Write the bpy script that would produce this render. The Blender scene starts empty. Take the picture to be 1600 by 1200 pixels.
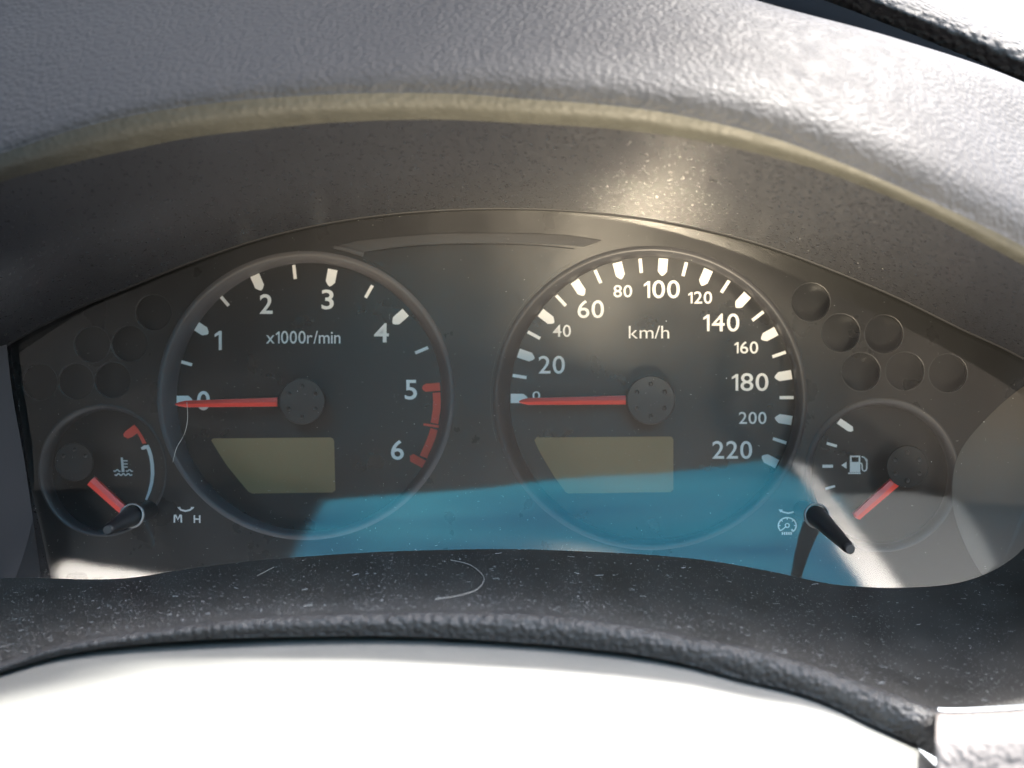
import bpy, bmesh, math, random
from mathutils import Vector, Matrix, noise
random.seed(7)
R = math.radians
# ------------------------------------------------------------------ camera, sky, sun, exposure
D = 0.32            # camera distance to the dial plane (y = 0), metres
S = 0.0002          # metres per photo pixel on the dial plane
scene = bpy.context.scene
cam_d = bpy.data.cameras.new('camera'); cam = bpy.data.objects.new('camera', cam_d)
scene.collection.objects.link(cam); scene.camera = cam
cam.location = (0, -D, 0); cam.rotation_euler = (R(90), 0, 0)
cam_d.sensor_width = 36; cam_d.lens = 36; cam_d.clip_start = 0.01; cam_d.clip_end = 500
cam_d.dof.use_dof = True; cam_d.dof.focus_distance = 0.298; cam_d.dof.aperture_fstop = 9.5
world = bpy.data.worlds.new("World"); scene.world = world; world.use_nodes = True
SUN = Vector((0.43, 0.05, 0.90)).normalized()
nt = world.node_tree
sky = nt.nodes.new('ShaderNodeTexSky'); sky.sky_type = 'NISHITA'; sky.sun_disc = False
sky.sun_elevation = math.asin(SUN.z); sky.sun_rotation = math.atan2(SUN.x, SUN.y)
sky.dust_density = 4; sky.ozone_density = .6
bg = nt.nodes['Background']; nt.links.new(sky.outputs[0], bg.inputs[0]); bg.inputs[1].default_value = 0.15
sd = bpy.data.lights.new('sun', 'SUN'); sd.energy = 2.6; sd.angle = R(2.0); sd.color = (1, .96, .9)
# thin bright clouds in the sky
def cloudy():
    t = nt; tc = t.nodes.new('ShaderNodeTexCoord'); mp = t.nodes.new('ShaderNodeMapping'); mp.inputs['Scale'].default_value = (1, 1, 2.2)
    mp.inputs['Location'].default_value = (.35, 0, .2)
    n = t.nodes.new('ShaderNodeTexNoise'); n.inputs['Scale'].default_value = 2.6; n.inputs['Detail'].default_value = 7; n.inputs['Distortion'].default_value = .4
    mr = t.nodes.new('ShaderNodeMapRange'); mr.inputs[1].default_value = .45; mr.inputs[2].default_value = .75; mr.inputs[4].default_value = .75
    mx = t.nodes.new('ShaderNodeMix'); mx.data_type = 'RGBA'; mx.inputs[7].default_value = (7.5, 7.9, 8.3, 1)
    t.links.new(tc.outputs['Generated'], mp.inputs[0]); t.links.new(mp.outputs[0], n.inputs['Vector']); t.links.new(n.outputs['Fac'], mr.inputs[0])
    t.links.new(mr.outputs[0], mx.inputs[0]); t.links.new(sky.outputs[0], mx.inputs[6]); t.links.new(mx.outputs[2], bg.inputs[0])
cloudy()
so = bpy.data.objects.new('sun', sd); scene.collection.objects.link(so)
so.rotation_euler = SUN.to_track_quat('Z', 'Y').to_euler(); so.location = SUN * 2
ld = bpy.data.lights.new('glint', 'AREA'); ld.shape = 'RECTANGLE'; ld.size = 0.014; ld.size_y = 0.05
ld.energy = 0.075; ld.spread = R(55); ld.color = (1, .84, .6)
lo = bpy.data.objects.new('glint', ld); scene.collection.objects.link(lo)  # unseen warm lamp added for the glow under the hood
lo.location = (0.050, -0.30, -0.15)
lo.rotation_euler = (Vector(lo.location) - Vector((0.035, -0.03, 0.04))).to_track_quat('Z', 'Y').to_euler()
scene.view_settings.view_transform = 'Standard'; scene.view_settings.look = 'None'
scene.view_settings.exposure = 3.2; scene.view_settings.gamma = 1
scene.cycles.max_bounces = 8; scene.cycles.transparent_max_bounces = 12
scene.cycles.caustics_reflective = False; scene.cycles.caustics_refractive = False
scene.cycles.sample_clamp_indirect = 8

# ------------------------------------------------------------------ helpers
COL = scene.collection
def P(px, py, Y=0.0):
    s = (D + Y) / D * S
    return Vector(((px - 800) * s, Y, (600 - py) * s))

def new_mat(name, col, rough=.5, spec=.5, metallic=0, bump=None, mottle=0, mscale=60, aniso=0, coat=0, sheen=0):
    m = bpy.data.materials.new(name); m.use_nodes = True
    t = m.node_tree; b = t.nodes['Principled BSDF']
    b.inputs['Base Color'].default_value = (*col, 1); b.inputs['Roughness'].default_value = rough
    b.inputs['Specular IOR Level'].default_value = spec; b.inputs['Metallic'].default_value = metallic
    b.inputs['Coat Weight'].default_value = coat; b.inputs['Coat Roughness'].default_value = .25
    b.inputs['Sheen Weight'].default_value = sheen
    tc = t.nodes.new('ShaderNodeTexCoord')
    if mottle:
        n = t.nodes.new('ShaderNodeTexNoise'); n.inputs['Scale'].default_value = mscale
        n.inputs['Detail'].default_value = 6
        t.links.new(tc.outputs['Object'], n.inputs['Vector'])
        mr = t.nodes.new('ShaderNodeMapRange'); mr.inputs[1].default_value = .3; mr.inputs[2].default_value = .7
        mr.inputs[3].default_value = 1 - mottle; mr.inputs[4].default_value = 1 + mottle
        t.links.new(n.outputs['Fac'], mr.inputs[0])
        mx = t.nodes.new('ShaderNodeMix'); mx.data_type = 'RGBA'; mx.blend_type = 'MULTIPLY'
        mx.inputs[0].default_value = 1; mx.inputs[6].default_value = (*col, 1)
        t.links.new(mr.outputs[0], mx.inputs[7]); t.links.new(mx.outputs[2], b.inputs['Base Color'])
        mr2 = t.nodes.new('ShaderNodeMapRange'); mr2.inputs[1].default_value = .3; mr2.inputs[2].default_value = .7
        mr2.inputs[3].default_value = rough - .05; mr2.inputs[4].default_value = rough + .08
        t.links.new(n.outputs['Fac'], mr2.inputs[0]); t.links.new(mr2.outputs[0], b.inputs['Roughness'])
    if aniso:
        b.inputs['Anisotropic'].default_value = abs(aniso)
        tg = t.nodes.new('ShaderNodeCombineXYZ'); tg.inputs[2 if aniso > 0 else 1].default_value = 1
        vt = t.nodes.new('ShaderNodeVectorTransform'); vt.vector_type = 'VECTOR'
        vt.convert_from = 'OBJECT'; vt.convert_to = 'WORLD'
        t.links.new(tg.outputs[0], vt.inputs[0]); t.links.new(vt.outputs[0], b.inputs['Tangent'])
    if bump:
        kind, scale, dist, strength = bump
        bp = t.nodes.new('ShaderNodeBump'); bp.inputs['Distance'].default_value = dist
        bp.inputs['Strength'].default_value = strength
        if kind == 'leather':
            wn = t.nodes.new('ShaderNodeTexNoise'); wn.inputs['Scale'].default_value = scale * .7
            ad = t.nodes.new('ShaderNodeMix'); ad.data_type = 'VECTOR'; ad.inputs[0].default_value = 0.0012
            t.links.new(tc.outputs['Object'], wn.inputs['Vector'])
            ma = t.nodes.new('ShaderNodeVectorMath'); ma.operation = 'SCALE'; ma.inputs[3].default_value = .3 / scale
            t.links.new(wn.outputs['Color'], ma.inputs[0])
            mb = t.nodes.new('ShaderNodeVectorMath'); mb.operation = 'ADD'
            t.links.new(tc.outputs['Object'], mb.inputs[0]); t.links.new(ma.outputs[0], mb.inputs[1])
            v = t.nodes.new('ShaderNodeTexVoronoi'); v.feature = 'SMOOTH_F1'; v.inputs['Scale'].default_value = scale
            t.links.new(mb.outputs[0], v.inputs['Vector'])
            iv = t.nodes.new('ShaderNodeMath'); iv.operation = 'SUBTRACT'; iv.inputs[0].default_value = 1
            t.links.new(v.outputs['Distance'], iv.inputs[1]); t.links.new(iv.outputs[0], bp.inputs['Height'])
            nb = t.nodes.new('ShaderNodeTexNoise'); nb.inputs['Scale'].default_value = scale * 2.5
            t.links.new(tc.outputs['Object'], nb.inputs['Vector'])
            b2 = t.nodes.new('ShaderNodeBump'); b2.inputs['Distance'].default_value = dist * .4
            b2.inputs['Strength'].default_value = strength * .3
            t.links.new(nb.outputs['Fac'], b2.inputs['Height']); t.links.new(b2.outputs[0], bp.inputs['Normal'])
            t.nodes.remove(ad)
        elif kind == 'lines':      # fine horizontal scratches
            mp = t.nodes.new('ShaderNodeMapping'); mp.inputs['Scale'].default_value = (.03, 1, 1)
            t.links.new(tc.outputs['Object'], mp.inputs[0])
            n = t.nodes.new('ShaderNodeTexNoise'); n.inputs['Scale'].default_value = scale
            n.inputs['Detail'].default_value = 3
            t.links.new(mp.outputs[0], n.inputs['Vector']); t.links.new(n.outputs['Fac'], bp.inputs['Height'])
        else:
            n = t.nodes.new('ShaderNodeTexNoise'); n.inputs['Scale'].default_value = scale; n.inputs['Detail'].default_value = 4
            t.links.new(tc.outputs['Object'], n.inputs['Vector']); t.links.new(n.outputs['Fac'], bp.inputs['Height'])
        t.links.new(bp.outputs[0], b.inputs['Normal'])
    return m

M = {}
M['hood'] = new_mat('hood_leather', (.03, .03, .032), .6, .32, bump=('leather', 800, .0004, .7), mottle=.15, mscale=250)
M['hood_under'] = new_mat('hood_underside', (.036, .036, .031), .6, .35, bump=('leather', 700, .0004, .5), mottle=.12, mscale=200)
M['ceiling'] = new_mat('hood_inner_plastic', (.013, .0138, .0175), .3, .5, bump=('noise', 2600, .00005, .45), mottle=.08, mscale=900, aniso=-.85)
M['trim'] = new_mat('trim_plastic', (.04, .0385, .036), .5, .45, bump=('noise', 2200, .0001, .6), mottle=.25, mscale=90)
M['trim_leather'] = new_mat('trim_leather', (.055, .055, .056), .55, .4, bump=('leather', 760, .0011, 1.0), mottle=.2, mscale=200)
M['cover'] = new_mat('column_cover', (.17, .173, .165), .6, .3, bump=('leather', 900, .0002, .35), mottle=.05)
M['knee'] = new_mat('knee_leather', (.2, .185, .18), .65, .3, bump=('leather', 700, .0006, .9), mottle=.1)
M['pad'] = new_mat('dash_leather', (.06, .058, .058), .65, .25, bump=('leather', 420, .0016, 1.0), mottle=.2, mscale=150)
M['navy'] = new_mat('shaded_gap_plastic', (.02, .025, .035), .6, .4)  # dark colour carries the shade of the gap below the pad
M['mask'] = new_mat('mask_plastic', (.013, .0132, .0132), .3, .38, bump=('lines', 4200, .00003, .4), mottle=.08, aniso=.9)
M['dial'] = new_mat('dial_print', (.010, .0104, .0106), .3, .4, bump=('lines', 4200, .00003, .4), mottle=.08, aniso=.9)
M['bezel'] = new_mat('bezel_plastic', (.04, .04, .044), .42, .4, mottle=.1)
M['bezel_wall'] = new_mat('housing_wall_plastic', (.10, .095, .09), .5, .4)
M['deep'] = new_mat('recess_plastic', (.012, .012, .013), .4, .5)
M['hub_dark'] = new_mat('small_hub_plastic', (.008, .008, .008), .5, .35)
M['hub'] = new_mat('hub_plastic', (.022, .022, .023), .36, .6, bump=('noise', 5000, .00004, .6))
M['white'] = new_mat('white_print', (.9, .88, .86), .6, .3)
M['symbol'] = new_mat('symbol_print', (.7, .7, .7), .6, .3)
M['red'] = new_mat('red_print', (.72, .09, .06), .6, .3)
M['needle'] = new_mat('needle_plastic', (.95, .07, .045), .3, .5)
M['needle'].node_tree.nodes['Principled BSDF'].inputs['Subsurface Weight'].default_value = 0
M['lcd'] = new_mat('display_film', (.23, .165, .085), .4, .4, mottle=.08, mscale=25)
M['gasket'] = new_mat('gasket_rubber', (.006, .006, .007), .6, .3)
M['knob'] = new_mat('knob_plastic', (.012, .012, .014), .4, .5)
M['knob_rim'] = new_mat('knob_collar', (.2, .2, .2), .25, .8)
M['tip'] = new_mat('knob_tip', (.06, .06, .06), .6, .4)
M['dust'] = new_mat('dust', (.55, .56, .55), .8, .2)
M['dull_dust'] = new_mat('dull_dust', (.38, .38, .38), .8, .2)
M['hair'] = new_mat('hair_fibre', (.62, .6, .55), .35, .6)
M['gap'] = new_mat('side_wall_plastic', (.012, .012, .015), .6, .3)
M['seat'] = new_mat('seat_fabric', (.15, .125, .1), .9, .2, mottle=.15, mscale=3)
M['dark_seat'] = new_mat('dark_seat_fabric', (.03, .033, .04), .9, .2, mottle=.3, mscale=6)
M['roof'] = new_mat('roof_lining', (.3, .3, .3), .9, .2)
M['bezel_light'] = new_mat('bezel_grey', (.085, .082, .088), .5, .4)  # paler bezel copy: light on the tachometer ring put into its colour
M['dark_trim'] = new_mat('dark_door_trim', (.02, .019, .018), .6, .4)

M['blind'] = new_mat('satin_white_metal', (.95, .93, .88), .52, .5, metallic=1)  # metal of the added sun reflectors behind the camera
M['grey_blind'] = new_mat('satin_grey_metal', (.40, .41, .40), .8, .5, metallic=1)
def glass(name, tint, ior, haze=0.0, hazecol=(1, 1, 1)):
    m = bpy.data.materials.new(name); m.use_nodes = True; t = m.node_tree
    t.nodes.remove(t.nodes['Principled BSDF'])
    tr = t.nodes.new('ShaderNodeBsdfTransparent'); tr.inputs[0].default_value = (*tint, 1)
    gl = t.nodes.new('ShaderNodeBsdfGlossy'); gl.inputs['Roughness'].default_value = .045
    fr = t.nodes.new('ShaderNodeFresnel'); fr.inputs[0].default_value = ior
    mx = t.nodes.new('ShaderNodeMixShader')
    t.links.new(fr.outputs[0], mx.inputs[0]); t.links.new(tr.outputs[0], mx.inputs[1]); t.links.new(gl.outputs[0], mx.inputs[2])
    out = mx
    if haze:
        df = t.nodes.new('ShaderNodeBsdfDiffuse'); df.inputs[0].default_value = (*hazecol, 1)
        m2 = t.nodes.new('ShaderNodeMixShader'); m2.inputs[0].default_value = haze
        t.links.new(mx.outputs[0], m2.inputs[1]); t.links.new(df.outputs[0], m2.inputs[2]); out = m2
        tc = t.nodes.new('ShaderNodeTexCoord'); n = t.nodes.new('ShaderNodeTexNoise'); n.inputs['Scale'].default_value = 35
        n.inputs['Detail'].default_value = 8
        t.links.new(tc.outputs['Object'], n.inputs['Vector'])
        mr = t.nodes.new('ShaderNodeMapRange'); mr.inputs[1].default_value = .35; mr.inputs[2].default_value = .75
        mr.inputs[3].default_value = haze * .5; mr.inputs[4].default_value = haze * 1.8
        t.links.new(n.outputs['Fac'], mr.inputs[0]); t.links.new(mr.outputs[0], m2.inputs[0])
    t.links.new(out.outputs[0], t.nodes['Material Output'].inputs[0])
    return m
M['lens'] = glass('clear_lens_plastic', (.99, .99, .99), 1.65, .004)
M['tint'] = glass('tinted_window_glass', (.33, .72, .78), 1.3)

def tag(o, label=None, cat=None, group=None, kind=None):
    if label: o['label'] = label
    if cat: o['category'] = cat
    if group: o['group'] = group
    if kind: o['kind'] = kind
    return o
def thing(name, loc, label, cat, group=None):
    o = bpy.data.objects.new(name, None); COL.objects.link(o); o.location = loc
    o.empty_display_size = .01
    return tag(o, label, cat, group)
def origin(o):
    v = Vector((0, 0, 0))
    while o: v += Vector(o.location); o = o.parent
    return v
def mesh(name, verts, faces, mat, parent=None, smooth=False):
    off = origin(parent) if parent else Vector((0, 0, 0))
    me = bpy.data.meshes.new(name)
    me.from_pydata([tuple(Vector(v) - off) for v in verts], [], faces)
    me.materials.append(mat)
    bm = bmesh.new(); bm.from_mesh(me); bmesh.ops.recalc_face_normals(bm, faces=bm.faces)
    bm.to_mesh(me); bm.free()
    if smooth: me.polygons.foreach_set('use_smooth', [True] * len(me.polygons))
    o = bpy.data.objects.new(name, me); COL.objects.link(o); o.parent = parent
    return o

def prism(name, poly, Y, t, mat, parent):
    """poly in photo pixels on plane Y, raised by t towards the driver"""
    b = [P(x, y, Y) for x, y in poly]; f = [v - Vector((0, t, 0)) for v in b]; n = len(b)
    faces = [tuple(range(n)), tuple(range(2 * n - 1, n - 1, -1))]
    faces += [(i, (i + 1) % n, n + (i + 1) % n, n + i) for i in range(n)]
    return mesh(name, b + f, faces, mat, parent)

def stroke_geo(pts, w, Y, t, closed=False):
    n = len(pts); L = []; Rr = []
    ws = w if isinstance(w, (list, tuple)) else [w] * n
    for i in range(n):
        a = Vector(pts[(i - 1) % n if closed else max(i - 1, 0)]); b = Vector(pts[(i + 1) % n if closed else min(i + 1, n - 1)])
        d = (b - a).normalized(); nn = Vector((-d.y, d.x)) * ws[i] / 2; p = Vector(pts[i])
        L.append(p + nn); Rr.append(p - nn)
    vs = []
    for i in range(n):
        for q, dy in ((L[i], 0), (Rr[i], 0), (Rr[i], t), (L[i], t)):
            vs.append(P(q.x, q.y, Y) - Vector((0, dy, 0)))
    fs = []
    m = n if closed else n - 1
    for i in range(m):
        a = 4 * i; b = 4 * ((i + 1) % n)
        for k in range(4): fs.append((a + k, a + (k + 1) % 4, b + (k + 1) % 4, b + k))
    if not closed: fs += [(0, 1, 2, 3), (4 * n - 4, 4 * n - 3, 4 * n - 2, 4 * n - 1)]
    return vs, fs
def stroke(name, pts, w, Y, t, mat, parent, closed=False):
    v, f = stroke_geo(pts, w, Y, t, closed); return mesh(name, v, f, mat, parent)
def multi(name, geos, mat, parent, smooth=False):
    V, F = [], []
    for v, f in geos:
        k = len(V); V += list(v); F += [tuple(i + k for i in q) for q in f]
    return mesh(name, V, F, mat, parent, smooth)
def prism_geo(poly, Y, t):
    b = [P(x, y, Y) for x, y in poly]; f = [v - Vector((0, t, 0)) for v in b]; n = len(b)
    return b + f, [tuple(range(n)), tuple(range(2 * n - 1, n - 1, -1))] + [(i, (i + 1) % n, n + (i + 1) % n, n + i) for i in range(n)]

def interp(pts, x):
    """Catmull-Rom through (x, y...) control points, at x"""
    n = len(pts)
    if x <= pts[0][0]: i = 0
    elif x >= pts[-1][0]: i = n - 2
    else: i = max(k for k in range(n - 1) if pts[k][0] <= x)
    p0, p1 = pts[i], pts[i + 1]; h = p1[0] - p0[0]; u = (x - p0[0]) / h
    def slope(k):
        if k == 0: return (pts[1][1] - pts[0][1]) / (pts[1][0] - pts[0][0])
        if k == n - 1: return (pts[-1][1] - pts[-2][1]) / (pts[-1][0] - pts[-2][0])
        return (pts[k + 1][1] - pts[k - 1][1]) / (pts[k + 1][0] - pts[k - 1][0])
    m0, m1 = slope(i) * h, slope(i + 1) * h
    if u < 0: return p0[1] + m0 * u
    if u > 1: return p1[1] + m1 * (u - 1)
    return (2*u**3 - 3*u*u + 1)*p0[1] + (u**3 - 2*u*u + u)*m0 + (-2*u**3 + 3*u*u)*p1[1] + (u**3 - u*u)*m1
def spline(cps, n):
    """smooth 3D curve through control vectors"""
    out = []; m = len(cps)
    for i in range(m - 1):
        p0 = cps[max(i - 1, 0)]; p1 = cps[i]; p2 = cps[i + 1]; p3 = cps[min(i + 2, m - 1)]
        for k in range(n):
            u = k / n
            out.append(.5 * ((2 * p1) + (p2 - p0) * u + (2*p0 - 5*p1 + 4*p2 - p3) * u*u + (3*p1 - p0 - 3*p2 + p3) * u**3))
    out.append(cps[-1]); return out
def loft(name, curves, x0, x1, nx, nv, mat, parent, cap=False):
    """curves: list of (control points in pixels, Y or function of px)"""
    cols = []
    for i in range(nx + 1):
        x = x0 + (x1 - x0) * i / nx
        cps = [P(x, interp(c, x), (y(x) if callable(y) else y)) for c, y in curves]
        cols.append(spline(cps, nv) if nv > 1 else cps)
    m = len(cols[0]); V = [v for c in cols for v in c]
    F = [(i*m + j, (i+1)*m + j, (i+1)*m + j + 1, i*m + j + 1) for i in range(nx) for j in range(m - 1)]
    if cap:
        F += [tuple(range(m))] + [tuple(nx*m + j for j in range(m))]
    return mesh(name, V, F, mat, parent, smooth=True)
def circle(cx, cy, r, n=96, ry=None):
    ry = ry or r
    return [(cx + r * math.cos(2*math.pi*i/n), cy - ry * math.sin(2*math.pi*i/n)) for i in range(n)]
def rings(name, rs, mat, parent, n=96, close=False):
    """revolved ring profile: rs = list of (cx, cy, rx, ry, Y)"""
    V = []; F = []
    for cx, cy, rx, ry, Y in rs: V += [P(x, y, Y) for x, y in circle(cx, cy, rx, n, ry)]
    for k in range(len(rs) - 1):
        for i in range(n): F.append((k*n + i, k*n + (i+1) % n, (k+1)*n + (i+1) % n, (k+1)*n + i))
    if close: F.append(tuple(range((len(rs)-1)*n, len(rs)*n)))
    o = mesh(name, V, F, mat, parent, smooth=True)
    o.data.polygons.foreach_set('use_smooth', [len(p.vertices) == 4 for p in o.data.polygons])
    return o
GL = {}
def glyph(ch, off):
    if ch == '1':
        v = [(.30,0),(.30,.80),(.10,.68),(.10,.82),(.32,1),(.44,1),(.44,0)]; v = [(x*.66, y*.66) for x, y in v]
        return v, [(0,1,5,6),(1,2,3,4),(1,4,5)], .10*.66, .44*.66
    key = (ch, off)
    if key not in GL:
        cu = bpy.data.curves.new('t', 'FONT'); cu.body = ch; cu.size = 1; cu.offset = off; cu.resolution_u = 6
        to = bpy.data.objects.new('t', cu); COL.objects.link(to)
        dg = bpy.context.evaluated_depsgraph_get(); me = bpy.data.meshes.new_from_object(to.evaluated_get(dg))
        bpy.data.objects.remove(to); bpy.data.curves.remove(cu)
        v = [(q.co.x, q.co.y) for q in me.vertices]; f = [tuple(p.vertices) for p in me.polygons]; bpy.data.meshes.remove(me)
        GL[key] = (v, f, min(a for a, b in v), max(a for a, b in v))
    return GL[key]
def text(name, s, cx, cy, w, h, Y, mat, parent, off=0.0, gap=.085):
    pts = []; F = []; x = 0
    for ch in s:
        v, f, a, b = glyph(ch, off); k = len(pts)
        if ch == '/': x -= .03
        pts += [(q[0] - a + x, q[1]) for q in v]; F += [tuple(i + k for i in q) for q in f]; x += b - a + gap - (.03 if ch == '/' else 0)
    ax, bx = min(p[0] for p in pts), max(p[0] for p in pts); ay, by = min(p[1] for p in pts), max(p[1] for p in pts)
    off3 = origin(parent)
    V = [P(cx + ((p[0]-ax)/(bx-ax) - .5)*w, cy - ((p[1]-ay)/(by-ay) - .5)*h, Y) - off3 for p in pts]
    me = bpy.data.meshes.new(name); me.from_pydata(V, [], F)
    bm = bmesh.new(); bm.from_mesh(me); bmesh.ops.remove_doubles(bm, verts=bm.verts, dist=1e-7)
    r = bmesh.ops.extrude_face_region(bm, geom=bm.faces[:])
    bmesh.ops.translate(bm, verts=[g for g in r['geom'] if isinstance(g, bmesh.types.BMVert)], vec=(0, -.00012, 0))
    bmesh.ops.recalc_face_normals(bm, faces=bm.faces)
    bm.to_mesh(me); bm.free(); me.materials.append(mat)
    o = bpy.data.objects.new(name, me); COL.objects.link(o); o.parent = parent
    return o
def holed_plate(name, outer, holes, Y, thick, mat, parent):
    cu = bpy.data.curves.new('c', 'CURVE'); cu.dimensions = '2D'; cu.fill_mode = 'BOTH'; cu.extrude = thick / 2
    for poly in [outer] + holes:
        sp = cu.splines.new('POLY'); sp.points.add(len(poly) - 1); sp.use_cyclic_u = True
        for i, (x, y) in enumerate(poly):
            p = P(x, y, Y); sp.points[i].co = (p.x, p.z, 0, 1)
    to = bpy.data.objects.new('c', cu); COL.objects.link(to)
    dg = bpy.context.evaluated_depsgraph_get(); me = bpy.data.meshes.new_from_object(to.evaluated_get(dg))
    bpy.data.objects.remove(to); bpy.data.curves.remove(cu)
    off = origin(parent) if parent else Vector((0, 0, 0))
    for v in me.vertices: v.co = Vector((v.co.x, Y + thick/2 - v.co.z, v.co.y)) - off
    bm = bmesh.new(); bm.from_mesh(me); bmesh.ops.remove_doubles(bm, verts=bm.verts, dist=1e-7)
    bmesh.ops.recalc_face_normals(bm, faces=bm.faces); bm.to_mesh(me); bm.free()
    me.materials.clear(); me.materials.append(mat); me.name = name
    o = bpy.data.objects.new(name, me); COL.objects.link(o); o.parent = parent
    return o
def tube_geo(pts, rad, n=8):
    V = []; F = []; m = len(pts)
    for i, p in enumerate(pts):
        d = (pts[min(i+1, m-1)] - pts[max(i-1, 0)]).normalized()
        a = d.cross(Vector((0, 0, 1)) if abs(d.z) < .9 else Vector((1, 0, 0))).normalized(); b = d.cross(a)
        r = rad[i] if isinstance(rad, (list, tuple)) else rad
        V += [p + (a * math.cos(2*math.pi*k/n) + b * math.sin(2*math.pi*k/n)) * r for k in range(n)]
    for i in range(m - 1):
        F += [(i*n + k, i*n + (k+1) % n, (i+1)*n + (k+1) % n, (i+1)*n + k) for k in range(n)]
    F += [tuple(range(n)), tuple((m-1)*n + k for k in range(n))]
    return V, F

# ------------------------------------------------------------------ outlines (photo pixels)
SEAM = [(-400,850),(-150,650),(0,545),(100,490),(200,448),(300,408),(400,374),(500,350),(600,335),(700,327),(800,325),
        (900,329),(1000,339),(1100,357),(1200,384),(1300,421),(1400,463),(1500,512),(1600,560),(1750,660),(2000,850)]
LIP = [(-400,480),(-100,325),(0,285),(100,258),(200,235),(300,215),(400,203),(500,193),(600,188),(700,187),(800,192),
       (950,201),(1100,222),(1250,257),(1350,292),(1450,335),(1600,415),(1750,500),(2000,680)]
RIDGE = [(-400,420),(-100,275),(0,240),(150,193),(300,165),(500,148),(700,146),(800,153),(1000,170),(1150,200),
         (1250,230),(1400,290),(1600,385),(1750,470),(2000,640)]
BULGE = [(-400,330),(-100,235),(0,200),(200,145),(400,115),(600,102),(800,104),(1000,120),(1200,152),(1400,222),(1600,315),(1750,400),(2000,560)]
UPPER = [(-400,120),(-100,60),(0,40),(400,0),(800,-5),(1000,10),(1200,50),(1400,120),(1600,215),(1750,300),(2000,450)]
TOP = [(-400,-60),(0,-120),(400,-140),(800,-110),(1000,-60),(1180,0),(1400,60),(1600,130),(1750,215),(2000,350)]
BACK = [(-400,60),(0,0),(400,-20),(800,20),(1180,140),(1600,300),(2000,520)]
FLOOR0 = [(-300,900),(0,903),(65,903),(130,905),(200,903),(300,888),(400,876),(500,868),(600,862),(700,859),(800,858),(900,861),
          (1000,866),(1100,875),(1200,892),(1290,911),(1350,917),(1420,918),(1490,912),(1540,897),(1580,874),(1605,850),(1640,800),(1700,700)]
EDGE = [(-300,1140),(0,1040),(50,1022),(100,1008),(200,992),(300,978),(400,968),(500,963),(600,960),(700,959),(800,961),(900,969),
        (1000,984),(1100,1003),(1200,1022),(1250,1038),(1300,1055),(1350,1073),(1400,1092),(1440,1108),(1470,1114),(1520,1114),(1600,1110),(1750,1100)]
EDGE_LOW = [(-300,1150),(0,1052),(100,1024),(200,1009),(300,1001),(400,997),(500,995),(600,995),(700,998),(800,1005),(900,1013),(1000,1025),
            (1075,1040),(1150,1062),(1240,1083),(1300,1105),(1350,1130),(1400,1152),(1468,1187)]

def lens_y(z):
    z1 = -.008
    return -.018 - (3.7 * (z1 - z) ** 2 if z < z1 else 0.35 * (z - z1) ** 2)
def lens_n(z):
    z1 = -.008
    s = 7.4 * (z1 - z) if z < z1 else -.7 * (z - z1)
    return Vector((0, -1, s)).normalized()
def on_lens(px, py, out=0):
    Y = -.018
    for _ in range(8): Y = lens_y(P(px, py, Y).z)
    return P(px, py, Y - out)

# ------------------------------------------------------------------ hood, trim, column (large structure)
def lipY(px):
    return interp([(-400,-.078),(0,-.078),(400,-.079),(660,-.081),(900,-.086),(1190,-.089),(1440,-.087),(1600,-.081),(1800,-.072),(2000,-.065)], px)
hood = thing('dashboard_hood', P(800, 325, -.02), 'dark grain-leather hood arching over the instrument cluster, sunlit grey at its right end', 'dashboard hood')
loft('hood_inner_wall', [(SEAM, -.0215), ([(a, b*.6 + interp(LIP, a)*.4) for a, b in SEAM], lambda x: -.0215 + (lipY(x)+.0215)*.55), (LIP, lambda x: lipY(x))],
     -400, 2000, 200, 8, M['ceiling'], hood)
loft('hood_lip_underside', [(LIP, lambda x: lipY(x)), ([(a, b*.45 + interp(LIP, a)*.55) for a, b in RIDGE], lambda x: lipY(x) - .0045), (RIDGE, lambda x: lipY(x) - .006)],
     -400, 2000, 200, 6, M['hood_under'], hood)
loft('hood_pad', [(RIDGE, lambda x: lipY(x) - .006), (BULGE, lambda x: lipY(x) - .004), (UPPER, lambda x: lipY(x) + .012),
                  (TOP, lambda x: lipY(x) + .03), ([(a, b + 40) for a, b in TOP], lambda x: lipY(x) + .052), (BACK, .03), (BACK, .09)], -400, 2000, 220, 12, M['hood'], hood)
g = []
pts = [P(x, interp(SEAM, x), -.0205) for x in range(-60, 1701, 20)]
multi('seam_gasket', [tube_geo(pts, .0006, 8)], M['gasket'], hood, True)

def side(name, a, Ya, b, Yb, parent, mat, n=40, nv=10):
    ca = spline([Vector((x, y, 0)) for x, y in a], n // max(1, len(a) - 1)); cb = spline([Vector((x, y, 0)) for x, y in b], n // max(1, len(b) - 1))
    V = []; m = nv + 1
    for i in range(len(ca)):
        p = P(ca[i].x, ca[i].y, Ya); q = P(cb[i].x, cb[i].y, Yb)
        V += [p.lerp(q, j / nv) for j in range(m)]
    F = [(i*m + j, (i+1)*m + j, (i+1)*m + j + 1, i*m + j + 1) for i in range(len(ca) - 1) for j in range(nv)]
    return mesh(name, V, F, mat, parent, True)
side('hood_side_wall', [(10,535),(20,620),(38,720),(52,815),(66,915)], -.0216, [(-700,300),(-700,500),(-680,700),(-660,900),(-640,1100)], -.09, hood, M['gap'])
side('hood_side_wall', [(1660,590),(1662,660),(1655,740),(1640,800),(1600,880)], -.0216, [(2350,300),(2350,500),(2330,700),(2300,900),(2280,1100)], -.09, hood, M['ceiling'])

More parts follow.
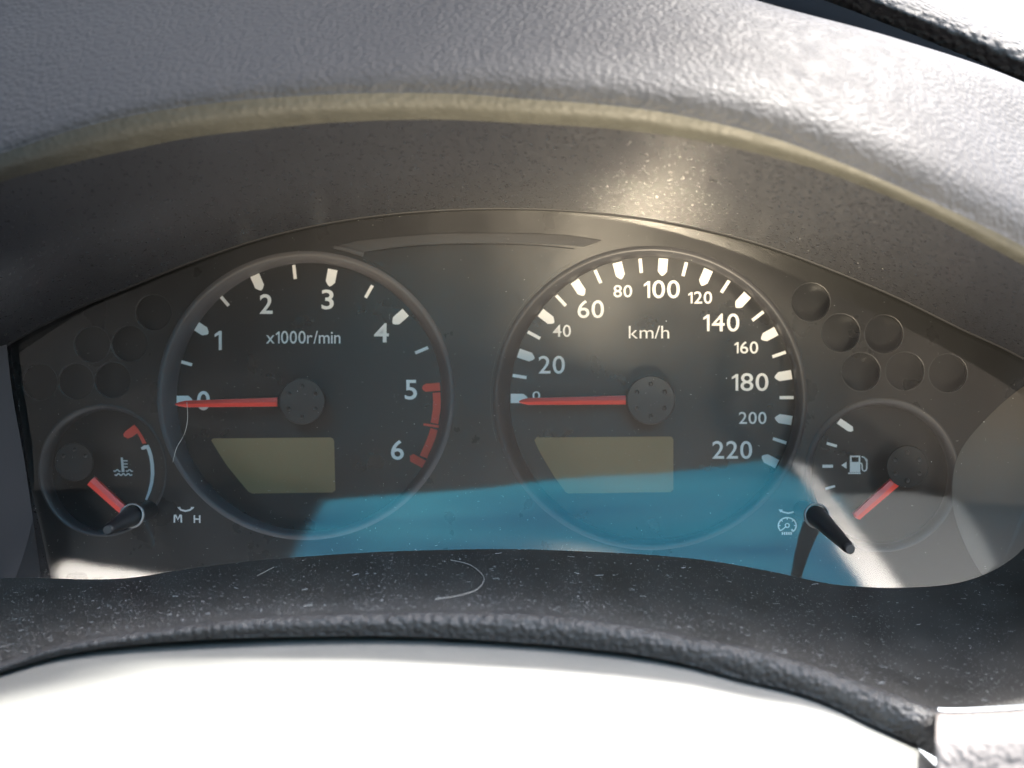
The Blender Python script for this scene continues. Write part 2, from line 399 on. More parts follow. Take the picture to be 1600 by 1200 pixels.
trim = thing('lower_cluster_trim', P(800, 960, -.085), 'dusty black plastic ledge with padded leather edge under the instrument cluster', 'dashboard trim')
def mixc(a, b, f): return [(x, y*(1-f) + interp(b, x)*f) for x, y in a]
loft('ledge', [(FLOOR0, -.0285), (mixc(EDGE, FLOOR0, .66), -.046), (mixc(EDGE, FLOOR0, .28), -.066), (mixc(EDGE, FLOOR0, .04), -.083)],
     -300, 1700, 200, 6, M['trim'], trim)
pad_top = mixc(EDGE, FLOOR0, .04)
EDGE_P = [p for p in EDGE if p[0] <= 1440] + [(1468, 1122)]
loft('padded_edge', [(pad_top, -.0828), (EDGE_P, -.0868), (mixc(EDGE_P, EDGE_LOW, .35), -.0885), (mixc(EDGE_P, EDGE_LOW, .8), -.0875), (EDGE_LOW, -.084), (mixc(EDGE_LOW, EDGE, .3), -.06)],
     -300, 1466, 180, 6, M['trim_leather'], trim, cap=True)

# steering column cover: a crowned top surface running towards the driver
LOWZ = [(-300,1150),(0,1052),(100,1024),(200,1012),(300,1006),(400,1001),(500,998),(600,997),(700,1000),(800,1005),(900,1013),(1000,1025),
        (1075,1038),(1150,1058),(1240,1079),(1300,1101),(1350,1126),(1400,1148),(1500,1190)]
def cover_z(x, y):
    px = 800 + x / (S * (D - .084) / D)
    return P(0, interp(LOWZ, px), -.084).z + .0003 - .03 * (-.06 - y)
V = []; F = []; nx, ny = 60, 40
X0, X1 = -.26, .0925
for i in range(nx + 1):
    for j in range(ny + 1):
        x = X0 + (X1 - X0) * i / nx; y = -.062 - .103 * j / ny
        V.append(Vector((x, y, cover_z(x, y))))
for i in range(nx):
    for j in range(ny):
        a = i*(ny+1) + j; F.append((a, a + ny + 1, a + ny + 2, a + 1))
k = len(V); m = ny + 1
V += [v + Vector((0, 0, -.03)) for v in V[nx*m:]]
for j in range(ny): F.append((nx*m + j, nx*m + j + 1, k + j + 1, k + j))
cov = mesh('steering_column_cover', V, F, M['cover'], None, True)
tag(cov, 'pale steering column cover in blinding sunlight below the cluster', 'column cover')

KTOP = [(1440,1112),(1480,1116),(1520,1116),(1600,1112),(1750,1102)]
def shift(c, d): return [(x, y + d) for x, y in c]
knee = thing('knee_panel', P(1530, 1150, -.09), 'sunlit pinkish grey leather panel at the lower right corner beside the column cover', 'dashboard panel')
loft('knee_panel_pad', [(shift(KTOP, -4), -.08), (KTOP, -.086), (shift(KTOP, 14), -.101), (shift(KTOP, 36), -.113), (shift(KTOP, 60), -.117), (shift(KTOP, 240), -.121)],
     1462, 1750, 40, 6, M['knee'], knee, cap=True)

dash = thing('dashboard_top_pad', P(1500, 0, .0), 'coarse grained dashboard pad glaring in the sun at the top right corner', 'dashboard pad')
loft('pad_shell', [([(1100,30),(1340,115),(1600,225),(1900,360)], .03), ([(1100,-70),(1340,15),(1600,125),(1900,270)], .006), ([(1100,-100),(1340,-12),(1600,92),(1900,240)], .0), ([(1100,-125),(1340,-36),(1600,66),(1900,215)], .008),
      ([(1100,-150),(1340,-60),(1600,42),(1900,190)], .035), ([(1100,-220),(1340,-140),(1600,-50),(1900,100)], .13), ([(1100,-320),(1340,-260),(1600,-180),(1900,0)], .26)], 1100, 1900, 80, 8, M['pad'], dash)
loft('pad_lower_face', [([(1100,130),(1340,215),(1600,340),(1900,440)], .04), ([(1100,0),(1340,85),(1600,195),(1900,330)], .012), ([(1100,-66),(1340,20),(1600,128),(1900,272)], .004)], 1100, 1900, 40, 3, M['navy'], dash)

# ------------------------------------------------------------------ cluster face panel with its openings
TA = (478, 618, 233, 226); SP = (1016, 622, 246, 238)
FU = (1378, 742, 121, 121); TE = (160, 735, 101, 104)
LL = [(240,488),(144,538),(202,537),(62,597),(119,596),(176,594)]
RL = [(1267,472),(1313.5,520),(1381,522),(1345.5,581),(1414,580),(1481,583)]
face = thing('cluster_face_panel', P(800, 700, 0), 'charcoal face panel holding the gauges with round warning lamp recesses at both ends', 'face panel')
outer = [(-120,300),(1760,300),(1760,1000),(-120,1000)]
holes = [circle(a[0], a[1], a[2], 128, a[3]) for a in (TA, SP, FU, TE)] + [circle(x, y, 29, 48) for x, y in LL] + [circle(x, y, 31, 48) for x, y in RL]
FY = -.003
holed_plate('panel_plate', outer, holes, FY, .0012, M['mask'], face)
for x, y in LL + RL:
    r = 29 if x < 800 else 31
    w = rings('warning_lamp', [(x, y, r+.3, r+.3, FY - .0002), (x, y, r-1, r-1, FY - .00025), (x, y, r-1.2, r-1.2, FY + .0001), (x - (x-800)*.003, y, r-1, r-1, FY + .0055)], M['hub'], face, 48)
    prism('lamp_lens', circle(x - (x-800)*.003, y, r, 48), FY + .0065, .001, M['dial'], w)
# raised strip between the two big gauges
def arc(c, a0, a1, n=24, extra=0):
    return [(c[0] + (c[2]+extra)*math.cos(R(a0 + (a1-a0)*i/n)), c[1] - (c[3]+extra)*math.sin(R(a0 + (a1-a0)*i/n))) for i in range(n + 1)]
top = [(x, interp([(560,397),(640,387),(720,383),(800,383),(860,386),(906,391)], x)) for x in range(562, 907, 12)]
poly = top + arc(SP, 118, 196, 30, 4) + arc(TA, -18, 68, 30, 4)
prism('centre_insert', poly, FY - .0001, .0005, M['mask'], face)
strip = [(530,384),(560,376)] + [(x, interp([(580,374),(680,366),(780,365),(880,368),(940,376)], x)) for x in range(600, 941, 20)] + [(x, interp([(560,395),(640,384),(720,380),(800,380),(860,382),(915,386)], x)) for x in range(912, 561, -12)]
prism('insert_rim', strip, FY - .0001, .0003, M['hub'], face)
stroke('molded_rib', [(522,386),(545,391),(568,398)], [5, 6, 7], FY - .0004, .0006, M['bezel'], face)
# backing board and inner side walls of the housing
prism('backing_board', [(-130,290),(1770,290),(1770,1010),(-130,1010)], .012, .002, M['deep'], face)
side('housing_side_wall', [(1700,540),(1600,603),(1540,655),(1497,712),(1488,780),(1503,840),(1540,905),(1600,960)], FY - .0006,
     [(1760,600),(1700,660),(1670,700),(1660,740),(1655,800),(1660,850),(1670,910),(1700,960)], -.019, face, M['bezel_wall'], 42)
side('housing_side_wall', [(14,520),(24,600),(36,680),(48,760),(66,840),(85,930)], FY - .0006,
     [(-30,520),(-20,600),(-10,680),(5,760),(20,840),(40,930)], -.019, face, M['ceiling'], 40)

# ------------------------------------------------------------------ gauges
DY = .005; PT = DY - .0001; TT = .00012
def tick_poly(ox, oy, cx, cy, L, w, point=True):
    d = Vector((cx - ox, cy - oy)).normalized(); n = Vector((-d.y, d.x)); o = Vector((ox, oy)); h = w / 2
    if not point: q = [o + n*h, o + d*L + n*h, o + d*L - n*h, o - n*h]
    else:
        q = [o + n*h, o + d*(L*.74) + n*h*.98, o + d*(L*.93) + n*h*.42, o + d*L, o + d*(L*.93) - n*h*.42, o + d*(L*.74) - n*h*.98, o - n*h]
    return [(v.x, v.y) for v in q]
def hub(parent, cx, cy, r, y0, y1, dots=6, name='hub_cap'):
    h = rings(name, [(cx, cy, r, r, y0), (cx, cy, r, r, y1 + .0005), (cx, cy, r*.985, r*.985, y1 + .0001), (cx, cy, r*.965, r*.965, y1), (cx, cy, r*.955, r*.955, y1), (cx, cy, r*.5, r*.5, y1)], M['deep'] if dots == 3 else M['hub_dark'] if r < 35 else M['hub'], parent, 64, True)
    for k in range(dots):
        a = R(60*k + 30); x = cx + r*.66*math.cos(a); y = cy - r*.66*math.sin(a)
        rings('stud', [(x, y, 3.4, 3.4, y1), (x, y, 3, 3, y1 - .0004), (x, y, 1.6, 1.6, y1 - .0007)], M['hub'], h, 12, True)
    return h
def needle(parent, base, tip, wb, wt, Y, point=10):
    b = Vector(base); t = Vector(tip); d = (t - b).normalized(); n = Vector((-d.y, d.x))
    prof = [(b, wb), (b + (t-b)*.5, (wb+wt)/2), (t - d*point, wt), (t - d*point*.35, wt*.62), (t, wt*.18)]
    V = []; F = []
    for c, w in prof:
        for o, dy in ((-.5, 0), (-.46, .0012), (0, .0016), (.46, .0012), (.5, 0)):
            q = c + n*w*o; V.append(P(q.x, q.y, Y) - Vector((0, dy, 0)))
    for i in range(len(prof) - 1):
        for k in range(5): F.append((i*5 + k, i*5 + (k+1) % 5, (i+1)*5 + (k+1) % 5, (i+1)*5 + k))
    F += [tuple(range(5)), tuple(20 + k for k in range(5))]
    return mesh('needle', V, F, M['needle'], parent)

# tachometer
ta = thing('tachometer', P(482, 621, DY), 'round rev counter marked 0 to 6 with a red zone, left of the speedometer', 'tachometer')
TI = (483.5, 620, 206, 208)
rings('bezel_ring', [(TA[0], TA[1], TA[2]+.5, TA[3]+.5, FY + .0002), (TA[0], TA[1], TA[2]-5, TA[3]-5, FY - .0006), (TA[0], TA[1], TA[2]-9, TA[3]-9, FY - .0002),
      (TI[0], TI[1], TI[2]+1, TI[3]+1, DY)], M['bezel_light'], ta, 128)
prism('dial_face', circle(TI[0], TI[1], 212, 128, 213), DY + .001, .001, M['dial'], ta)
tmaj = [((275,626), 26), ((303,507), 27), ((398,430), 26), ((520,421), 27), ((634,488), 27)]
for (o, L) in tmaj: prism('tick_mark', tick_poly(o[0], o[1], 482, 622, L, 15), PT, TT, M['white'], ta)
for o in [(279,564), (343,461), (459,414), (582,446), (669,543)]:
    prism('minor_tick_mark', tick_poly(o[0], o[1], 482, 622, 22, 5, False), PT, TT, M['white'], ta)
prism('red_zone_mark', [(687,598),(688,610.5),(665,612),(661,609.5),(659.5,606),(661,602),(666,599.5)], PT, TT, M['red'], ta)
stroke('red_zone_band', [(682,613.5),(682.8,626),(682.3,640),(680,655),(678.8,661.5)], 12, PT, TT, M['red'], ta)
prism('red_zone_mark', [(662,661.5),(687,664.8),(686,668.5),(661.5,664.8)], PT, TT, M['red'], ta)
stroke('red_zone_band', [(678.3,670.5),(675,682),(670,695),(664.5,707),(661.5,714)], [11.5,12,12,12,12], PT, TT, M['red'], ta)
prism('red_zone_mark', [(668,721),(662,732),(641,721),(640.5,712),(646,709.5)], PT, TT, M['red'], ta)
for s, x, y, w, h in [('0',318,626,20,30),('1',341,532,11,30),('2',416,475,20,31),('3',512,468,19,31),('4',596,520,23,30),('5',642,609,19,31),('6',621,703,20,31)]:
    text('numeral', s, x, y, w, h, PT, M['white'], ta, .012)
text('unit_lettering', 'x1000r/min', 474, 527, 116, 20, PT, M['white'], ta, .004)
lcd1 = [(330,688),(333,685),(516,683.5),(520,685),(522,689),(524,766),(520,769.5),(394,771),(388,768),(372,749),(355,728),(342,708)]
prism('display_screen', lcd1, PT, .00008, M['lcd'], ta)
hub(ta, 472, 627, 36, DY, -.0035)
needle(ta, (434,628), (276,631.5), 14.5, 10.5, -.0008, 14)

# speedometer
sp = thing('speedometer', P(1019, 622, DY), 'round speed dial marked 0 to 220 km/h, the larger gauge right of centre', 'speedometer')
SI = (1019.5, 622, 222, 220)
rings('bezel_ring', [(SP[0], SP[1], SP[2]+.5, SP[3]+.5, FY + .0002), (SP[0], SP[1], SP[2]-5, SP[3]-5, FY - .0006), (SP[0], SP[1], SP[2]-9, SP[3]-9, FY - .0002),
      (SI[0], SI[1], SI[2]+1, SI[3]+1, DY)], M['bezel'], sp, 128)
prism('dial_face', circle(SI[0], SI[1], 228, 128, 226), DY + .001, .001, M['dial'], sp)
for v in range(0, 221, 10):
    a = R(180 - .9455 * v); o = (1019 + 221*math.cos(a), 622.5 - 219*math.sin(a))
    if v % 20 == 0: prism('tick_mark', tick_poly(o[0], o[1], 1019, 622.5, 27, 14.5), PT, TT, M['white'], sp)
    else: prism('minor_tick_mark', tick_poly(o[0], o[1], 1019, 622.5, 22, 5, False), PT, TT, M['white'], sp)
for s, x, y, w, h in [('0',838,618,12,13),('20',862,570,41,28),('40',878,517,28,19),('60',923,483,41,28),('80',973,455,29,19),('100',1034,452,56,28),
                      ('120',1094,465,37,19),('140',1127,504,56,28),('160',1166,543,37,19),('180',1172,597,57,28),('200',1176,653,43,19),('220',1144,703,62,28)]:
    text('numeral', s, x, y, w, h, PT, M['white'], sp, .006)
text('unit_lettering', 'km/h', 1014, 519, 63, 20, PT, M['white'], sp, -.004)
lcd2 = [(835,688),(838,683.5),(1046,682),(1050,683),(1052,687),(1052,765),(1048,769),(888,771),(884,769),(866,745),(850,718),(840,700)]
prism('display_screen', lcd2, PT, .00008, M['lcd'], sp)
hub(sp, 1017, 625, 38, DY, -.0035)
needle(sp, (977,625), (811,627.5), 14.5, 11, -.0008, 14)

# fuel gauge
fu = thing('fuel_gauge', P(1378, 742, DY), 'small fuel gauge with pump symbol at the right end, partly under bright glare', 'fuel gauge')
rings('bezel_ring', [(FU[0], FU[1], FU[2]+.5, FU[3]+.5, FY + .0002), (FU[0], FU[1], FU[2]-3, FU[3]-3, FY - .0005), (FU[0]-4, FU[1]-1, 106, 107, DY)], M['bezel'], fu, 96)
prism('dial_face', circle(FU[0]-4, FU[1]-1, 112, 96), DY + .001, .001, M['dial'], fu)
Z3 = lambda L: [(1200 + u/5.333, 620 + v/5.333) for u, v in L]
prism('tick_mark', Z3([(605,180),(705,248),(709,283),(690,291),(665,286),(573,222)]), PT, TT, M['white'], fu)
prism('minor_tick_mark', Z3([(492,376),(576,400),(570,423),(486,398)]), PT, TT, M['white'], fu)
prism('minor_tick_mark', Z3([(453,566),(541,566),(541,591),(453,591)]), PT, TT, M['white'], fu)
prism('minor_tick_mark', Z3([(474,757),(556,735),(561,752),(480,776)]), PT, TT, M['white'], fu)
gs = [prism_geo(Z3(q), PT, TT) for q in ([(682,490),(768,490),(768,503),(682,503)], [(682,503),(696,503),(696,543),(682,543)], [(755,503),(768,503),(768,543),(755,543)],
      [(682,543),(768,543),(768,628),(682,628)], [(668,631),(772,631),(772,643),(668,643)], [(610,570),(654,541),(654,599)])]
gs.append(stroke_geo(Z3([(768,552),(780,556),(784,575),(784,598),(790,614),(802,619),(816,612),(822,596),(823,545),(818,525),(800,505),(780,497)]), 2.0, PT, TT))
gs.append(prism_geo(Z3([(800,505),(822,514),(832,534),(812,534)]), PT, TT))
multi('pump_symbol', gs, M['white'], fu)
hub(fu, 1418, 729, 33, DY, -.003)
needle(fu, (1397,753), (1335,808), 17, 14, -.0006, 3)

# temperature gauge
te = thing('temperature_gauge', P(160, 735, DY), 'small coolant temperature gauge with thermometer symbol at the left end', 'temperature gauge')
rings('bezel_ring', [(TE[0], TE[1], TE[2]+.5, TE[3]+.5, FY + .0002), (TE[0], TE[1], TE[2]-3, TE[3]-3, FY - .0005), (TE[0]+10, TE[1], 88, 94, DY)], M['bezel'], te, 96)
prism('dial_face', circle(TE[0]+8, TE[1], 93, 96, 99), DY + .001, .001, M['dial'], te)
Z2 = lambda L: [(40 + u/5, 640 + v/5) for u, v in L]
stroke('scale_band', Z2([(948,280),(965,315),(980,365),(990,430),(993,500),(986,570),(970,635),(942,705)]), [5.5,5.5,5.5,5.5,5.5,5,4.5,3], PT, TT, M['symbol'], te)
prism('scale_hook', Z2([(955,276),(957,295),(930,312),(908,312),(900,298),(925,280)]), PT - .0002, TT, M['symbol'], te)
prism('hot_zone_mark', Z2([(850,118),(882,160),(885,176),(830,215),(800,226),(770,212),(764,192),(780,170)]), PT, TT, M['red'], te)
prism('hot_zone_mark', Z2([(850,118),(880,150),(915,205),(945,262),(915,268),(890,215),(868,178)]), PT - .0002, TT, M['red'], te)
gs = [prism_geo(Z2([(744,374),(760,374),(774,486),(752,488)]), PT, TT)]
for yy in (400, 424, 448): gs.append(stroke_geo(Z2([(764, yy), (798, yy)]), 1.8, PT, TT))
def wave(x0, x1, y, n, ph=0): return [(x0 + (x1-x0)*i/n, y + 7*math.sin(i/n*math.pi*(x1-x0)/38*2 + ph)) for i in range(n+1)]
gs += [stroke_geo(Z2(wave(688, 742, 476, 10)), 1.8, PT, TT), stroke_geo(Z2(wave(784, 838, 476, 10)), 1.8, PT, TT), stroke_geo(Z2(wave(698, 832, 507, 24)), 2, PT, TT)]
multi('thermometer_symbol', gs, M['symbol'], te)
hub(te, 116, 722, 30, DY, -.003, 3)
needle(te, (144,751), (199,801), 17, 15, -.0006, 3)

# symbols printed on the face panel by the two knobs
SY = FY - .00005
gs = [stroke_geo(Z2([(1200,768),(1215,784),(1250,792),(1285,784),(1302,768)]), 2.6, SY, TT), prism_geo(Z2([(1186,762),(1212,760),(1200,780)]), SY, TT), prism_geo(Z2([(1318,762),(1290,760),(1304,780)]), SY, TT)]
multi('reset_arrow_symbol', gs, M['symbol'], face)
stroke('lettering', [(272.5,816.5),(272.9,804.5),(274.4,804.5),(278,812),(281.6,804.5),(283.1,804.5),(283.5,816.5)], 2.3, SY, TT, M['symbol'], face)
text('lettering', 'H', 308, 811, 10.5, 12, SY, M['symbol'], face, .012)
Z4 = lambda L: [(1200 + u/5.333, 760 + v/5.333) for u, v in L]
gs = [stroke_geo(Z4([(105,202),(130,215),(168,222),(205,215),(232,202)]), 2.4, SY, TT), prism_geo(Z4([(86,192),(122,193),(104,217)]), SY, TT), prism_geo(Z4([(249,192),(212,193),(232,217)]), SY, TT)]
gs.append(stroke_geo(Z4([(160 + 74*math.cos(R(a)), 326 - 66*math.sin(R(a))) for a in range(-42, 223, 8)]), 2.0, SY, TT))
gs.append(stroke_geo(Z4([(160 + 17*math.cos(R(a)), 325 - 17*math.sin(R(a))) for a in range(0, 360, 24)]), 1.6, SY, TT, True))
gs.append(stroke_geo(Z4([(108,368),(148,336)]), 1.6, SY, TT))
for a in (0, 45, 90, 135, 180): gs.append(stroke_geo(Z4([(160 + 72*math.cos(R(a)), 326 - 64*math.sin(R(a))), (160 + 56*math.cos(R(a)), 326 - 50*math.sin(R(a)))]), 1.4, SY - .0001, TT))
for k in range(5): gs.append(stroke_geo(Z4([(120 + 18*k, 380), (120 + 18*k, 403)]), 2.2, SY, TT))
gs.append(stroke_geo(Z4([(196,358),(212,376)]), 2.6, SY - .0001, TT))
multi('trip_meter_symbol', gs, M['symbol'], face)

# ------------------------------------------------------------------ knobs through the lens
def knob(base, tip, name, label, rb, rt):
    b = on_lens(*base); e = P(tip[0], tip[1], b.y - tip[2])
    t = thing(name, b, label, 'knob')
    multi('stalk', [tube_geo([b + Vector((0, .014, 0)), b, b.lerp(e, .5), b.lerp(e, .93), e], [rb, rb, (rb+rt)/2*1.0, rt, rt*.85], 32)], M['knob'], t, True)
    d = (e - b).normalized()
    multi('stalk_tip', [tube_geo([e - d*.0003, e + d*.0003], [rt*.78, rt*.7], 24)], M['tip'], t)
    # collar ring round the stalk on the lens
    V = []; F = []; n = 40
    nn = lens_n(b.z); a1 = Vector((1, 0, 0)); a2 = nn.cross(a1).normalized()
    for r, h in ((rb*1.28, -.0004), (rb*1.28, .0006), (rb*1.14, .0008), (rb*1.1, -.0004)):
        V += [b + (a1*math.cos(2*math.pi*i/n) + a2*math.sin(2*math.pi*i/n))*r + nn*h for i in range(n)]
    for k in range(3):
        for i in range(n): F.append((k*n + i, k*n + (i+1) % n, (k+1)*n + (i+1) % n, (k+1)*n + i))
    mesh('collar', V, F, M['knob_rim'], t, True)
knob((1276,806), (1328,858,.03), 'trip_reset_knob', 'black trip reset stalk sticking out over the bright glare beside the fuel gauge', .0029, .0016)
knob((206,806), (168,828,.018), 'clock_set_knob', 'black set stalk by the letters M and H under the temperature gauge', .0028, .0016)

# ------------------------------------------------------------------ clear lens over the gauges
V = []; F = []; nx, ny = 60, 60
xs = [-.2 + .4*i/nx for i in range(nx+1)]; zs = [-.068 + .125*j/ny for j in range(ny+1)]
for x in xs:
    for z in zs: V.append(Vector((x, lens_y(z), z)))
for i in range(nx):
    for j in range(ny):
        a = i*(ny+1) + j; F.append((a, a + ny + 1, a + ny + 2, a + 1))
lens = mesh('clear_lens', V, F, M['lens'], None, True)
tag(lens, 'clear curved plastic lens over all the gauges, mirroring blue sky along its lower half', 'lens')

# ------------------------------------------------------------------ dust and hairs
def flecks(name, sampler, n, label, fibre=.3, size=(.00008, .00022), mat='dust'):
    V = []; F = []
    for _ in range(n):
        p, u, v, nn = sampler()
        s = random.uniform(*size) * (2.2 if random.random() < .04 else 1); a = random.uniform(0, math.pi)
        if random.random() < fibre:
            L = random.uniform(1.5, 4.5) * s; w = s * .22; bend = random.uniform(-.3, .3)
            pts = []
            for t in (-1, -.3, .3, 1):
                aa = a + bend * t; pts.append((L*t*.5*math.cos(aa), L*t*.5*math.sin(aa)))
            k = len(V)
            for (x, y) in pts: V += [p + u*x + v*y + v*w*.5, p + u*x + v*y - v*w*.5, p + u*x + v*y + nn*w]
            for i in range(3):
                b = k + 3*i
                F += [(b, b+2, b+5, b+3), (b+2, b+1, b+4, b+5)]
        else:
            k = len(V); m = random.choice((3, 4, 5))
            for i in range(m):
                r = s*.5*random.uniform(.5, 1.2); aa = a + 2*math.pi*i/m
                V.append(p + u*(r*math.cos(aa)) + v*(r*math.sin(aa)))
            V.append(p + nn*s*.35)
            F += [(k+i, k+(i+1) % m, k+m) for i in range(m)]
    o = mesh(name, V, F, M[mat]); tag(o, label, None, kind='stuff'); o['category'] = 'dust'; return o
def ledge_pt():
    while True:
        x = random.uniform(-20, 1620)
        if noise.noise(Vector((x * .012, random.random() * .6, 3))) + random.uniform(-.5, .5) > -.1: break
    f = random.random() ** .85
    c = [P(x, interp(a, x), y) for a, y in ((FLOOR0, -.0285), (mixc(EDGE, FLOOR0, .66), -.046), (mixc(EDGE, FLOOR0, .28), -.066), (mixc(EDGE, FLOOR0, .04), -.083))]
    q = f * 3; i = min(int(q), 2)
    p = c[i].lerp(c[i+1], q - i)
    return p + Vector((0, 0, .0003)), Vector((1, 0, 0)), Vector((0, -1, -.1)).normalized(), Vector((0, 0, 1))
flecks('dust_on_ledge', ledge_pt, 9000, 'dull grey dust film scattered over the black lower ledge', .2, (.00009, .00026), 'dull_dust')
flecks('lint_on_ledge', ledge_pt, 1100, 'bright lint specks and fibres scattered over the black lower ledge', .3, (.00007, .0002))
def lens_pt():
    x = random.uniform(20, 1590); y = random.uniform(330, 905)
    if random.random() < .45: y = random.uniform(600, 880); x = min(max(random.gauss(500, 350), 30), 1590)
    p = on_lens(x, y); nn = lens_n(p.z)
    return p + nn*.0001, Vector((1, 0, 0)), nn.cross(Vector((1, 0, 0))).normalized(), nn
flecks('dust_on_lens', lens_pt, 1100, 'fine pale dust specks on the clear lens', .22, (.00008, .0002))
def ceil_pt():
    x = random.uniform(0, 1600); f = random.uniform(.05, .6)
    a = P(x, interp(SEAM, x), -.0215); c = P(x, interp(LIP, x), lipY(x))
    p = a.lerp(c, f)
    return p + Vector((0, -.001, -.0016)), Vector((1, 0, 0)), Vector((0, -1, 0)), Vector((0, -.5, -1)).normalized()
flecks('dust_on_hood_wall', ceil_pt, 160, 'sparse pale dust specks on the dark inner wall of the hood', .2, (.00008, .00022))
def hair(pts, r, label):
    g = tube_geo(spline(pts, 10), r, 6); o = multi('hair', [g], M['hair'], None, True); return tag(o, label, 'hair')
hair([on_lens(x, y, .0004) for x, y in ((292,628),(293,655),(288,678),(276,700),(270,722))], .00006, 'thin curved hair on the lens over the left rim of the rev counter')
def on_ledge(x, f, up=.0007):
    c = [P(x, interp(a, x), y) for a, y in ((FLOOR0, -.0285), (mixc(EDGE, FLOOR0, .66), -.046), (mixc(EDGE, FLOOR0, .28), -.066), (mixc(EDGE, FLOOR0, .04), -.083))]
    q = f*3; i = min(int(q), 2); return c[i].lerp(c[i+1], q - i) + Vector((0, 0, up))
hair([on_ledge(704, .2), on_ledge(735, .28), on_ledge(756, .46), on_ledge(745, .62), on_ledge(712, .74), on_ledge(680, .8)], .00007, 'long curved pale hair lying on the black ledge below the rev counter')
hair([on_ledge(402, .3), on_ledge(415, .24), on_ledge(428, .18)], .00006, 'short straight pale hair on the ledge below the left display')

# ------------------------------------------------------------------ cabin behind the camera (mirrored in the lens)
def refl(px, py, p0, N):
    p = on_lens(px, py); n = lens_n(p.z); d = (p - Vector((0, -D, 0))).normalized()
    r = d - 2 * d.dot(n) * n
    return p + r * ((Vector(p0) - p).dot(N) / r.dot(N))
def panel(name, poly, Yw, mat, label, cat, thick=.01, N=(0, 1, 0), z0=.3):
    N = Vector(N).normalized(); x0 = refl(poly[0][0], poly[0][1], (0, Yw, 0), Vector((0, 1, 0)))
    f = [refl(x, y, x0, N) for x, y in poly]; n = len(f); b = [v - N * thick for v in f]
    o = mesh(name, f + b, [tuple(range(n)), tuple(range(2*n-1, n-1, -1))] + [(i, (i+1) % n, n + (i+1) % n, n+i) for i in range(n)], mat)
    return tag(o, label, cat)
W = -1.0; NY = Vector((0, 1, 0))
SILL = [(-200,800),(300,800),(500,785),(600,775),(700,768),(790,760),(900,745),(1000,742),(1100,733),(1200,716),(1250,735),(1300,772),(1400,788),(1600,800),(1900,810)]
def seatback(name, x0, x1, mat, label):
    V = []; F = []; xs = [x0 + (x1-x0)*i/30 for i in range(31)]
    for x in xs:
        v = refl(x, interp(SILL, x), (0, W, 0), NY)
        k = min(max(0, 820 - x) / 400, 2.8); v = v * (1 + .12 * k * k)
        V += [v, v + Vector((0, -.08, 0)), Vector((v.x, v.y + .3, -1.0)), Vector((v.x, v.y - .08, -1.0))]
    for i in range(30):
        a = 4*i; b = a + 4; F += [(a, b, b+1, a+1), (a, a+2, b+2, b), (a+1, b+1, b+3, a+3)]
    F += [(0, 1, 3, 2), (120, 121, 123, 122)]
    return tag(mesh(name, V, F, mat), label, 'seat')
seatback('rear_seat_backrest', -500, 2200, M['seat'], 'tan seat back behind the driver, mirrored as a warm haze over the speedometer')
panel('left_door_pillar', [(-300,780),(470,760),(505,775),(500,786),(455,866),(425,940),(380,1010),(-300,1010)], W + .005, M['dark_trim'], 'dark pillar left of the mirrored window', 'pillar', .05)
panel('side_window', [(300,760),(520,740),(900,720),(1250,690),(1350,740),(1480,1010),(300,1010)], W - .085, M['tint'], 'blue tinted car window mirrored along the bottom of the lens', 'window', .004)
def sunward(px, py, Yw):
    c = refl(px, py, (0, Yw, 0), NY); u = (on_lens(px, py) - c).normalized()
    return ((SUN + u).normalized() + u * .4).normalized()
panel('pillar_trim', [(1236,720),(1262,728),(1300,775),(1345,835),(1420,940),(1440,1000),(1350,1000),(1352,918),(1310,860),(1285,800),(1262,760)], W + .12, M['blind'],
      'satin white pillar trim in the sun, mirrored as a glaring streak beside the trip knob', 'trim', .003, sunward(1340, 860, W))  # added reflector, tilted to throw sun into the lens as a streak
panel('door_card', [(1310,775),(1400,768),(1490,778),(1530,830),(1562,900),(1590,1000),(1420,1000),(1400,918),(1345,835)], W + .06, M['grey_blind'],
      'grey satin door card mirrored over the bottom of the fuel gauge', 'door card', .003, sunward(1440, 850, W))  # added reflector shaped to the grey glare on the lens
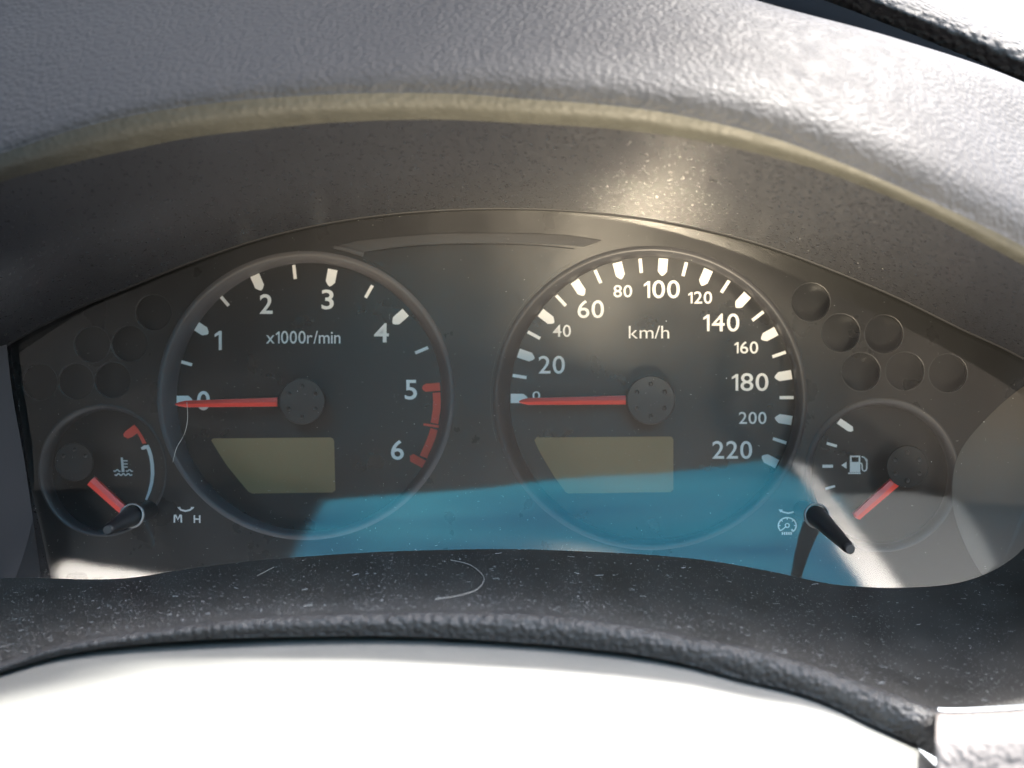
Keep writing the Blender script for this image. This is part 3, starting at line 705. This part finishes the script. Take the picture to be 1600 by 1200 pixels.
panel('pillar_trim', [(88,900),(90,888),(101,876),(150,884),(225,895),(300,905),(300,960),(80,960)], W + .12, M['blind'],
      'small white trim mirrored as a bright wedge in the lens lower left corner', 'trim', .003, sunward(150, 893, W))  # added reflector for the bright wedge
panel('right_door_pillar', [(1490,765),(1900,780),(1900,1010),(1620,1010),(1570,900),(1530,830)], W + .005, M['dark_trim'], 'dark pillar right of the mirrored cloth', 'pillar', .05)
def slab(name, x0, x1, y0, y1, z0, z1, mat, label, cat):
    V = [Vector((x, y, z)) for x in (x0, x1) for y in (y0, y1) for z in (z0, z1)]
    return tag(mesh(name, V, [(0,1,3,2),(4,6,7,5),(0,4,5,1),(2,3,7,6),(0,2,6,4),(1,5,7,3)], mat), label, cat)
slab('car_roof', -.9, .9, -.7, -.32, .6, .62, M['roof'], 'pale roof lining overhead, out of the picture', 'roof')  # added to keep overhead sky light off the hood
slab('sun_visor', -1.0, .182, -.082, .8, .5, .515, M['roof'], 'sun visor overhead that shades the left half of the hood', 'sun visor')  # added to cast shade on the hood and column cover
# added sun-fading sheet: clear to the right, nearly opaque to the left
m = bpy.data.materials.new('shade_band_glass'); m.use_nodes = True; t = m.node_tree; t.nodes.remove(t.nodes['Principled BSDF'])
tc = t.nodes.new('ShaderNodeTexCoord'); sx = t.nodes.new('ShaderNodeSeparateXYZ'); t.links.new(tc.outputs['Object'], sx.inputs[0])
mr = t.nodes.new('ShaderNodeMapRange'); mr.interpolation_type = 'SMOOTHERSTEP'
for i, v in enumerate((.0, .42, .03, .8)): mr.inputs[i + 1].default_value = v
t.links.new(sx.outputs[0], mr.inputs[0])
tr = t.nodes.new('ShaderNodeBsdfTransparent'); t.links.new(mr.outputs[0], tr.inputs[0])
t.links.new(tr.outputs[0], t.nodes['Material Output'].inputs[0])
slab('left_door', -.72, -.68, -.9, .9, -.5, .55, M['dark_trim'], 'dark car door trim left of the dashboard, out of the picture', 'car door')  # added to lower the light coming from the left
slab('tinted_windscreen_band', .1825, 1.3, -.069, .5, .5, .503, m, 'tinted glass shade band overhead, out of the picture', 'window')
